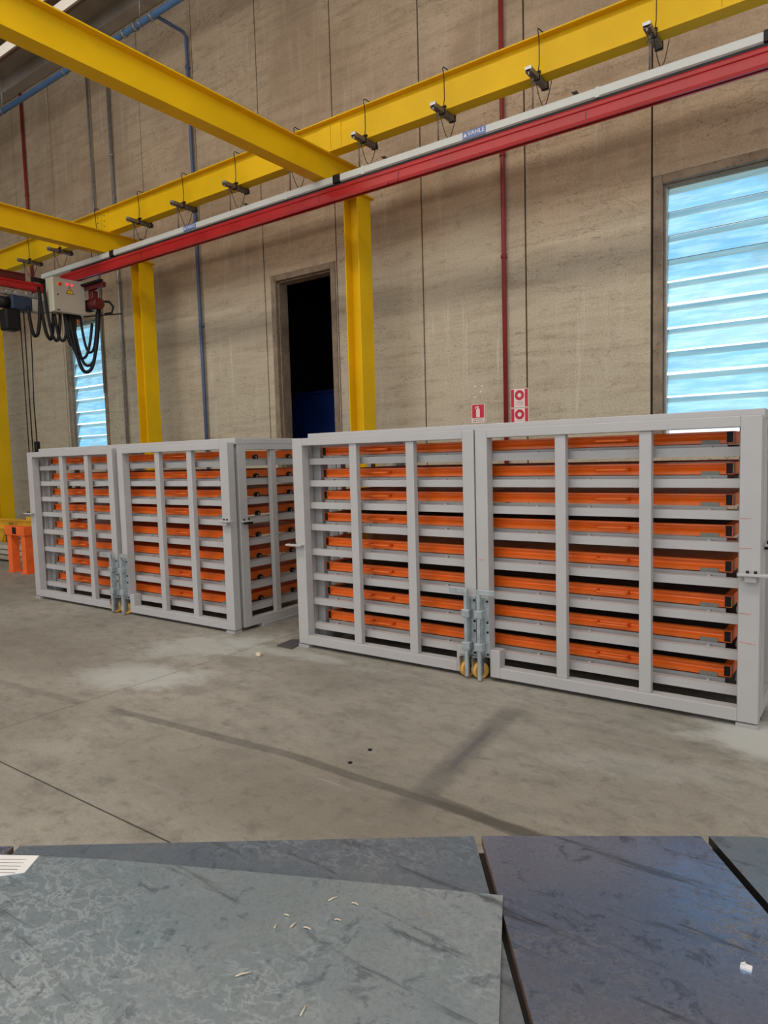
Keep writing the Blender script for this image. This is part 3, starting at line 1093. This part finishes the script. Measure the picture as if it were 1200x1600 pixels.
def make_tray(name_mat, deck):
    t = empty('sliding_tray')
    # side members: open-ended hollow tubes
    for x0, x1 in ((0.0, 0.042), (TL - 0.042, TL)):
        m = MB()
        m.rhs('y', 0.0, TD, x0, x1, 0, TH, 0.0035)
        sm = m.build('side_member', name_mat, t)
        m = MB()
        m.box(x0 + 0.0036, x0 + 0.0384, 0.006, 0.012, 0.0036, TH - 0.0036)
        m.build('tube_shade', 'black', sm)  # black slab stands in for the shade inside the open tube
    # front and rear channels
    for y, s in ((0.0, 1), (TD, -1)):
        m = MB()
        prof = [(0, 0), (0.035, 0), (0.035, TH), (0, TH), (0, TH - 0.012), (0.016, TH - 0.016), (0.020, TH - 0.030), (0.017, 0.034), (0.003, 0.022), (0, 0.018)]
        m.prism(prof, lambda u, v, w: (w, y + s * u, v), 0.043, TL - 0.043)
        m.build('front_channel' if s > 0 else 'rear_channel', name_mat, t)
    m = MB()
    for k in range(1, 6):
        x = TL * k / 6
        m.box(x - 0.02, x + 0.02, 0.04, TD - 0.04, 0.012, 0.0495)
    m.box(0.043, TL - 0.043, TD / 2 - 0.02, TD / 2 + 0.02, 0.010, 0.049)
    m.build('cross_member', name_mat, t)
    m = MB()
    m.box(0.045, TL - 0.045, 0.036, TD - 0.036, 0.050, 0.056)
    m.build('deck_sheet', deck, t)
    # pull handles
    for hx_ in (0.595, TL - 0.705):
        m = MB()
        pts = [(hx_ - 0.10, 0.014, 0.036), (hx_ - 0.10, -0.032, 0.036), (hx_ - 0.09, -0.040, 0.036), (hx_ + 0.09, -0.040, 0.036), (hx_ + 0.10, -0.032, 0.036), (hx_ + 0.10, 0.014, 0.036)]
        m.tube(pts, 0.008, 8)
        m.build('pull_handle', name_mat, t)
    # tag plate low on the right
    m = MB()
    m.box(TL - 0.175, TL - 0.075, -0.006, 0.0, -0.006, 0.020)
    m.build('tag_plate', 'tag', t)
    # rollers at both ends
    for x, s in ((0.0, -1), (TL, 1)):
        for y in (0.33, 0.80):
            m = MB()
            m.cyl((x, y, 0.006), (x + s * 0.03, y, 0.006), 0.029, n=20)
            r = m.build('roller', 'black', t, bevel=0.003)
            m = MB()
            m.cyl((x + s * 0.03, y, 0.006), (x + s * 0.034, y, 0.006), 0.012, n=12)
            m.build('roller_hub', 'steel', r)
    return t


names = ['topmost', 'second from top', 'third from top', 'fourth from top', 'fifth from top', 'sixth from top', 'seventh from top', 'lowest']
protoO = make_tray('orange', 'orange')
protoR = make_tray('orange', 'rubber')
uo = ur = False
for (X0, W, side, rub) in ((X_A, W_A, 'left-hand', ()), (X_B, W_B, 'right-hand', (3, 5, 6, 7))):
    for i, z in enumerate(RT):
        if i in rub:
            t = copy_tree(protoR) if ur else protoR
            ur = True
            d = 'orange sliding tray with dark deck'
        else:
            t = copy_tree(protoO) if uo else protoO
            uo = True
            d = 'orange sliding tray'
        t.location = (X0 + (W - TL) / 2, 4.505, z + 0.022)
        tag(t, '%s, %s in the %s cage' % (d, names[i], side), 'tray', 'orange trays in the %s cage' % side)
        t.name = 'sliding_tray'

# ------------------------------------------------------------------ steel sheets in the foreground
AZ = math.radians(-36.8)
HP = 0.355      # the sheets lie on a low stack
KP = (1.6 - 0.4) / (1.6 - 0.045)
U = Vector((math.sin(AZ), math.cos(AZ), 0))
R_ = Vector((math.cos(AZ), -math.sin(AZ), 0))


def P(r, u, z):
    return R_ * (r * KP) + U * (u * KP) + Vector((0, 0, z + HP))


def sheet(pts, z0, z1, mat, label, edge='rust'):
    m = MB()
    A = [m.bm.verts.new(P(r, u, z0)) for r, u in pts]
    B = [m.bm.verts.new(P(r, u, z1)) for r, u in pts]
    n = len(pts)
    for i in range(n):
        m.bm.faces.new((A[i], A[(i + 1) % n], B[(i + 1) % n], B[i]))
    m.bm.faces.new(A[::-1])
    m.bm.faces.new(B)
    o = m.build('steel_sheet', mat)
    o.data.materials.append(MAT[edge])
    for f in o.data.polygons:
        if abs(f.normal.z) < 0.5:
            f.material_index = 1
    tag(o, label, 'steel sheet', 'dark steel sheets on the floor')
    return o


sheet([(-1.49, 2.77), (-1.49, 0.5), (0.376, 0.5), (0.380, 2.716)], 0.019, 0.045, 'plateA', 'bluish dark steel sheet at the far left, lying under the big overlapping sheet', 'gapshade')
sheet([(0.411, 2.715), (0.388, 0.5), (1.27, 0.5), (1.287, 2.654)], 0.019, 0.045, 'plateB', 'dark mottled steel sheet lying right of the rusty edge')
sheet([(1.318, 2.652), (1.30, 0.5), (2.2, 0.5), (2.2, 2.33), (1.51, 2.635)], 0.019, 0.045, 'plateA', 'bluish steel sheet at the right edge of the picture, beyond the dark gap', 'gapshade')
sheet([(-1.515, 2.77), (-2.4, 2.80), (-2.4, 0.5), (-1.515, 0.5)], 0.019, 0.045, 'plateB', 'steel sheet at the left edge, mostly outside the picture')
sheet([(0.422, 2.313), (-0.55, 2.523), (-1.076, 2.63), (-1.56, 2.70), (-2.3, 2.80), (-2.3, 0.5), (0.10, 0.5), (0.307, 1.77)], 0.047, 0.053, 'plateC', 'large grey-green steel sheet lying on top of the others in the foreground', 'gapshade')
sheet([(-2.3, 2.74), (-2.3, 0.5), (2.1, 0.5), (2.1, 2.36), (1.5, 2.615)], -0.30, 0.018, 'gapshade', 'underlying stack of steel coloured as gap shade, visible only in the dark gaps', 'gapshade').name = 'sheet_stack'
for i, ub in enumerate((0.8, 2.2)):
    m = MB()
    m.box(-1.6, 1.5, -0.05, 0.05, 0, 0.055)
    o = m.build('timber_bearer', 'wood')
    o.location = U * (ub * KP)
    o.rotation_euler = (0, 0, -AZ)
    tag(o, ('nearer', 'further')[i] + ' timber bearer under the stack of steel sheets', 'timber', 'bearers under the steel')
# paper delivery note at the left edge
e = empty('paper_note', P(-1.5, 2.6, 0.0535))
EP = P(-1.5, 2.6, 0.0)
tag(e, 'white printed paper sheet lying on the steel at the left edge', 'paper')
m = MB()
for lst in ([(-1.60, 2.693), (-1.362, 2.671), (-1.364, 2.558), (-1.45, 2.54), (-1.62, 2.42)],):
    vs = [P(r, u, 0.0) - EP for r, u in lst]
    A = [m.bm.verts.new(v) for v in vs]
    B = [m.bm.verts.new(v + Vector((0, 0, 0.0015))) for v in vs]
    m.bm.faces.new(B)
    m.bm.faces.new(A[::-1])
    for i in range(len(A)):
        m.bm.faces.new((A[i], A[(i + 1) % len(A)], B[(i + 1) % len(A)], B[i]))
m.build('paper_sheet', 'white', e)
m = MB()
for k in range(5):
    a = P(-1.58, 2.66 - k * 0.022, 0.0018) - EP
    b = P(-1.40, 2.645 - k * 0.022, 0.0018) - EP
    m.tube([a, b], 0.0007, 4)
m.build('print_lines', 'ink', e)
m = MB()
a = P(-1.52, 2.62, 0.0015) - EP
m.cyl(a, a + Vector((0, 0, 0.0006)), 0.02, n=14)
m.build('green_mark', paint('green_ink', lin(60, 140, 90), 0.5), e)

chips = [(-1.529, 1.331), (-1.601, 1.54), (-1.555, 1.577), (-1.505, 1.591), (-1.45, 1.777), (-1.607, 1.601), (-1.533, 1.756), (-1.447, 1.679), (-1.285, 1.33)]
cw = ['largest, low left', 'left of the cluster', 'in the middle of the cluster', 'right of the cluster', 'near the rust stains', 'top left of the cluster', 'furthest away', 'thin one right of the cluster', 'lowest']
for i, (x, y) in enumerate(chips):
    m = MB()
    a = random.uniform(0, 3)
    L = 0.007 + 0.008 * random.random() + (0.01 if i == 0 else 0)
    d = Vector((math.cos(a), math.sin(a), 0)) * L
    p = Vector((0, 0, 0.003))
    m.tube([p - d, p - d * 0.3 + Vector((0, 0.002, 0.001)), p + d], 0.002, 5)
    o = m.build('metal_shaving', 'chip')
    o.location = (x * KP, y * KP, 0.053 + HP)
    tag(o, 'pale shaving on the large foreground sheet, ' + cw[i], 'shaving', 'shavings on the steel sheet')
m = MB()
m.box(-0.012, 0.012, -0.008, 0.008, 0, 0.006)
m.prism([(-0.012, 0.006), (0.0, 0.006), (-0.004, 0.012)], lambda u, v, t: (u, t, v), -0.006, 0.006)
o = m.build('paper_scrap', 'white')
o.location = (-0.296 * KP, 2.2 * KP, 0.045 + HP)
tag(o, 'small white scrap lying on the right-hand steel sheet', 'scrap')

SHIM = [(-0.068, -0.071), (0.113, -0.08), (0.030, 0.2), (-0.093, 0.131)]
# floor odds and ends
m = MB()
m.prism(SHIM, lambda u, v, t: (u, v, t), 0, 0.012)
o = m.build('floor_shim_plate', 'darkfloorplate')
o.location = (-4.135, 4.275, 0)
tag(o, 'flat dark plate on the floor at the left foot of the right-hand cage', 'plate')
for i, (x, y) in enumerate(((-2.249, 2.928), (-2.242, 2.744))):
    m = MB()
    m.cyl((0, 0, 0), (0, 0, 0.004), 0.012, n=16)
    o = m.build('floor_anchor', 'black')
    o.location = (x, y, 0)
    tag(o, 'small dark round anchor in the floor, ' + ('the further one', 'the nearer one')[i], 'anchor', 'floor anchors')
m = MB()
m.box(-0.025, 0.02, -0.02, 0.02, 0, 0.025)
m.box(-0.01, 0.03, -0.03, 0.0, 0, 0.015)
o = m.build('concrete_crumb', 'chip', bevel=0.005)
o.location = (-4.139, 3.929, 0)
tag(o, 'pale concrete crumb on the floor in front of the dark shim plate', 'crumb')

# ------------------------------------------------------------------ crane bridge, control box, hoist at the far left
br = empty('crane_bridge', (-10.96, 6.2, 4.36))
tag(br, 'red crane bridge rail crossing under the crane rail at the left edge', 'crane bridge')
m = MB()
m.prism([(u, v * 0.8) for u, v in pr], lambda u, v, t: (u * 0.95, t, v), -9.0, -0.13)
m.build('bridge_profile', 'red', br)
m = MB()
m.box(-0.03, 0.03, -9, -0.42, 0.14, 0.235)
m.box(-0.05, 0.05, -9, -0.42, 0.225, 0.24)
m.build('upper_rail', 'dred', br)
m = MB()
m.box(-0.07, 0.07, -0.14, 0.30, 0.02, 0.16)
m.box(-0.04, 0.04, -0.3, 0.6, 0.16, 0.22)
m.cyl((0.0, 0.3, 0.12), (0.0, 0.5, 0.12), 0.06, n=16)
m.build('end_carriage', 'black', br, bevel=0.004)
m = MB()
m.cyl((0.36, 0.47, -0.15), (0.60, 0.47, -0.15), 0.09, n=18)
m.box(0.40, 0.52, 0.40, 0.50, -0.08, 0.06)
m.box(0.2, 0.85, 0.36, 0.44, 0.06, 0.14)
m.build('drive_motor', 'dred', br, bevel=0.006)
m = MB()
m.cyl((0.26, 0.47, -0.15), (0.36, 0.47, -0.15), 0.10, n=16)
m.box(0.2, 0.9, 0.30, 0.36, 0.13, 0.16)
m.build('drive_gearbox', 'black', br)

bx = empty('control_box', (-10.6, 6.03, 4.03))
tag(bx, 'beige electrical control box with warning triangle hanging below the crane rail', 'control box')
m = MB()
m.box(-0.21, -0.012, 0, 0.54, 0, 0.53)
m.build('enclosure', 'cream', bx, bevel=0.006)
m = MB()
m.box(-0.012, 0.0, 0.008, 0.532, 0.008, 0.522)
dr = m.build('door', 'beige', bx, bevel=0.004)
m = MB()
m.box(0.0, 0.006, 0.075, 0.135, 0.40, 0.46)
m.build('switch_plate', 'switchyel', dr)
m = MB()
m.cyl((0.006, 0.11, 0.43), (0.026, 0.11, 0.43), 0.024, n=18)
m.build('main_switch', 'switchred', dr)
for y in (0.235, 0.315):
    m = MB()
    m.cyl((0.0, y, 0.445), (0.014, y, 0.445), 0.021, n=16)
    m.build('lamp_button', 'ledred', dr)
m = MB()
yc, z0 = 0.28, 0.30
m.prism([(yc - 0.068, z0), (yc + 0.068, z0), (yc, z0 + 0.118)], lambda u, v, t: (t, u, v), 0.0, 0.002)
wt_ = m.build('warning_triangle', 'ink', dr)
m = MB()
m.prism([(yc - 0.052, z0 + 0.009), (yc + 0.052, z0 + 0.009), (yc, z0 + 0.1)], lambda u, v, t: (t, u, v), 0.002, 0.003)
m.build('triangle_field', 'switchyel', dr)
m = MB()
m.prism([(yc + 0.006, z0 + 0.082), (yc - 0.014, z0 + 0.046), (yc + 0.0, z0 + 0.046), (yc - 0.004, z0 + 0.014), (yc + 0.014, z0 + 0.055), (yc + 0.001, z0 + 0.055)], lambda u, v, t: (t, u, v), 0.003, 0.004)
m.build('lightning_symbol', 'ink', dr)
m = MB()
m.cyl((0, 0.075, 0.265), (0.008, 0.075, 0.265), 0.012, n=12)
m.box(0.0, 0.004, 0.05, 0.10, 0.022, 0.038)
m.build('door_lock', 'black', dr)
for k in range(8):
    m = MB()
    m.cyl((-0.1, 0.05 + k * 0.06, -0.03), (-0.1, 0.05 + k * 0.06, 0.0), 0.018, n=10)
    m.build('cable_gland', 'brownsteel', bx)
m = MB()
m.box(-0.15, -0.06, 0.36, 0.46, -0.06, 0.0)
m.build('lamp_socket', 'black', bx)
m = MB()
m.cyl((-0.1, 0.42, -0.14), (-0.1, 0.42, -0.06), 0.035, n=18)
m.build('beacon_lens', 'amber', bx)

# black festoon cables
def catenary(p0, p1, sag, n=18):
    p0, p1 = Vector(p0), Vector(p1)
    out = []
    for i in range(n + 1):
        t = i / n
        p = p0.lerp(p1, t)
        # U-shaped loop
        s_ = (1 - abs(2 * t - 1) ** 2.6)
        p.z -= sag * s_
        out.append(p)
    return out


fe = empty('festoon_cable', (-10.75, 5.7, 4.1))
tag(fe, 'black festoon cables hanging in loops below the control box and crane bridge', 'cable')
loops = [((-0.05, 0.02, -0.02), (-0.05, 0.22, 0.1), 0.50, 0.018), ((-0.03, 0.2, 0.3), (-0.03, 0.42, 0.0), 0.62, 0.018), ((0.0, 0.27, 0.28), (0.02, 0.5, -0.05), 0.6, 0.016),
         ((0.02, 0.40, -0.08), (0.05, 0.60, -0.08), 0.42, 0.016), ((0.05, 0.55, -0.08), (0.08, 0.72, -0.08), 0.48, 0.016), ((0.08, 0.62, -0.08), (0.30, 1.0, 0.08), 0.98, 0.02),
         ((0.08, 0.66, -0.08), (0.30, 1.02, 0.05), 0.86, 0.016), ((0.08, 0.80, -0.08), (0.28, 0.98, 0.0), 0.62, 0.014), ((0.06, 0.56, -0.08), (0.25, 0.9, -0.2), 0.62, 0.016)]
for p0, p1, sag, r in loops:
    m = MB()
    m.tube(catenary(p0, p1, sag), r * 1.45, 8)
    m.build('cable_loop', 'black', fe)
m = MB()
m.tube([(0.3, 1.0, 0.08), (0.33, 1.06, 0.16), (0.36, 1.16, 0.17), (0.38, 1.22, 0.1), (0.36, 1.2, 0.0), (0.3, 1.1, -0.03)], 0.018, 8)
m.cyl((0.1, 0.85, -0.08), (0.5, 1.3, -0.02), 0.01, n=8)
m.build('cable_clamp', 'black', fe)

ho = empty('chain_hoist', (-10.96, 5.5, 4.0))
tag(ho, 'dark blue electric chain hoist under the crane bridge at the left edge', 'hoist')
m = MB()
m.box(-0.13, 0.12, 0.0, 0.32, 0.02, 0.235)
m.build('hoist_body', 'hoistblue', ho, bevel=0.025, seg=3)
m = MB()
m.box(-0.10, 0.10, 0.322, 0.58, 0.03, 0.225)
m.build('hoist_cover', 'beige', ho, bevel=0.012, seg=2)
m = MB()
m.cyl((0, -0.16, 0.12), (0, 0.0, 0.12), 0.09, n=18)
m.build('hoist_motor', 'black', ho)
m = MB()
m.cyl((0, -0.24, 0.12), (0, -0.165, 0.12), 0.08, n=18)
m.build('motor_cap', 'steel', ho)
m = MB()
m.box(-0.11, 0.11, -0.10, 0.13, -0.30, 0.02)
m.build('chain_bag', 'black', ho, bevel=0.03, seg=3)
for y in (0.0, 0.13, 0.3, 0.42):
    m = MB()
    m.cyl((-0.06, y, 0.285), (0.06, y, 0.285), 0.045, n=14)
    m.build('trolley_wheel', 'steel', ho)
m = MB()
m.box(-0.05, 0.05, -0.1, 0.5, 0.25, 0.29)
m.build('trolley_frame', 'steel', ho)
for k, (y, zb) in enumerate(((0.17, -2.9), (0.23, -2.55))):
    m = MB()
    m.cyl((0.0, y, zb), (0, y, 0.02), 0.008, n=6)
    m.build('load_chain', 'black', ho)
m = MB()
m.tube([(0.05, 0.30, 0.02), (0.06, 0.29, -0.6), (0.05, 0.27, -1.4), (0.05, 0.28, -2.0)], 0.009, 6)
m.build('pendant_cable', 'black', ho)
m = MB()
m.box(0.02, 0.09, 0.24, 0.31, -2.26, -2.0)
m.build('pendant_switch', 'black', ho, bevel=0.012, seg=2)

# ------------------------------------------------------------------ trestle, lifting frame, timber at the far left
tr = empty('trestle', (-10.64, 5.27, 0))
tag(tr, 'orange steel trestle with two legs standing left of the left-hand cage', 'trestle')
for s in (-1, 1):
    m = MB()
    m.box(s * 0.205 - 0.06, s * 0.205 + 0.06, -0.06, 0.06, 0.012, 0.575)
    m.build('leg', 'trestle', tr, bevel=0.004)
    m = MB()
    m.box(s * 0.205 - 0.085, s * 0.205 + 0.085, -0.08, 0.08, 0, 0.012)
    m.build('foot_plate', 'trestle', tr)
m = MB()
m.box(-0.285, 0.285, -0.075, 0.075, 0.575, 0.71)
m.build('head_beam', 'trestle', tr, bevel=0.004)
m = MB()
m.box(-0.06, 0.055, -0.078, -0.074, 0.595, 0.70)
m.build('socket_opening', 'black', tr)

lf = empty('lifting_frame', (-13.0, 6.3, 0))
tag(lf, 'yellow lifting beam with stencilled writing behind the orange trestle', 'lifting beam')
m = MB()
ibeam(m, 'x', -2.2, 1.0, 0, 0.47, 0.655, 0.13, 0.015, 0.012)
m.build('beam_section', 'yellow2', lf)
text('MAX 2 T', 0.085, (0.10, -0.008, 0.565), (PI / 2, 0, 0), 'ink', lf)
m = MB()
m.prism([(-0.02, 0.485), (0.28, 0.485), (0.62, 0.47), (0.35, 0.1), (0.05, 0.05), (-0.02, 0.1)], lambda u, v, t: (u - 0.8, t, v), -0.015, 0.0)
m.build('gusset_plate', 'yellow2', lf)
m = MB()
m.box(0.72, 0.92, -0.08, 0.08, 0.655, 0.72)
m.box(0.79, 0.85, -0.02, 0.02, 0.72, 0.83)
m.cyl((0.82, -0.03, 0.83), (0.82, 0.03, 0.83), 0.05, n=16)
m.build('lifting_lug', 'yellow2', lf)
m = MB()
for z in (0.42, 0.37, 0.32, 0.27, 0.22):
    m.cyl((-0.05, -0.07, z - 0.02), (-0.05, -0.07, z + 0.02), 0.018, n=8)
m.tube([(-0.05, -0.07, 0.2), (-0.01, -0.07, 0.16), (-0.03, -0.07, 0.1), (-0.08, -0.07, 0.12)], 0.012, 8)
m.build('hook_chain', 'black', lf)
for xl in (-2.0, 0.85):
    m = MB()
    m.box(xl, xl + 0.1, -0.1, 0.1, 0, 0.47)
    m.build('support_leg', 'yellow2', lf)
m = MB()
m.box(-0.06, 0.06, -0.06, 0.06, 0, 0.14)
o = m.build('yellow_block', 'yellow2', bevel=0.005)
o.location = (-10.95, 5.75, 0)
tag(o, 'small yellow steel block on the floor seen between the trestle legs', 'block')
for i, (z, y, mt, r) in enumerate(((0.07, 5.86, 'wood', 0.03), (0.155, 5.90, 'wrap', -0.02), (0.235, 5.92, 'wrap', 0.03))):
    m = MB()
    m.box(-1.3, 1.3, -0.14, 0.14, -0.035, 0.035)
    o = m.build('timber_board', mt, bevel=0.012, seg=2)
    o.location = (-12.4, y, z)
    o.rotation_euler = (0, 0, r)
    tag(o, ('weathered board, lowest', 'pale wrapped board, middle', 'pale wrapped board, topmost')[i] + ' of the pile behind the trestle', 'board', 'boards behind the trestle')
for i, x in enumerate((-13.4, -11.6)):
    m = MB()
    m.box(-0.05, 0.05, -0.3, 0.3, 0, 0.034)
    o = m.build('timber_bearer', 'wood')
    o.location = (x, 6.0, 0)
    tag(o, ('left', 'right')[i] + ' short timber bearer under the board pile', 'timber', 'bearers under the boards')
m = MB()
m.tube([(-13.6, 7.2, 0.0), (-13.35, 7.7, 1.2), (-13.25, 7.9, 1.85)], 0.035, 8)
o = m.build('leaning_pole', 'black')
tag(o, 'black pole leaning on the wall left of the louvre window', 'pole')
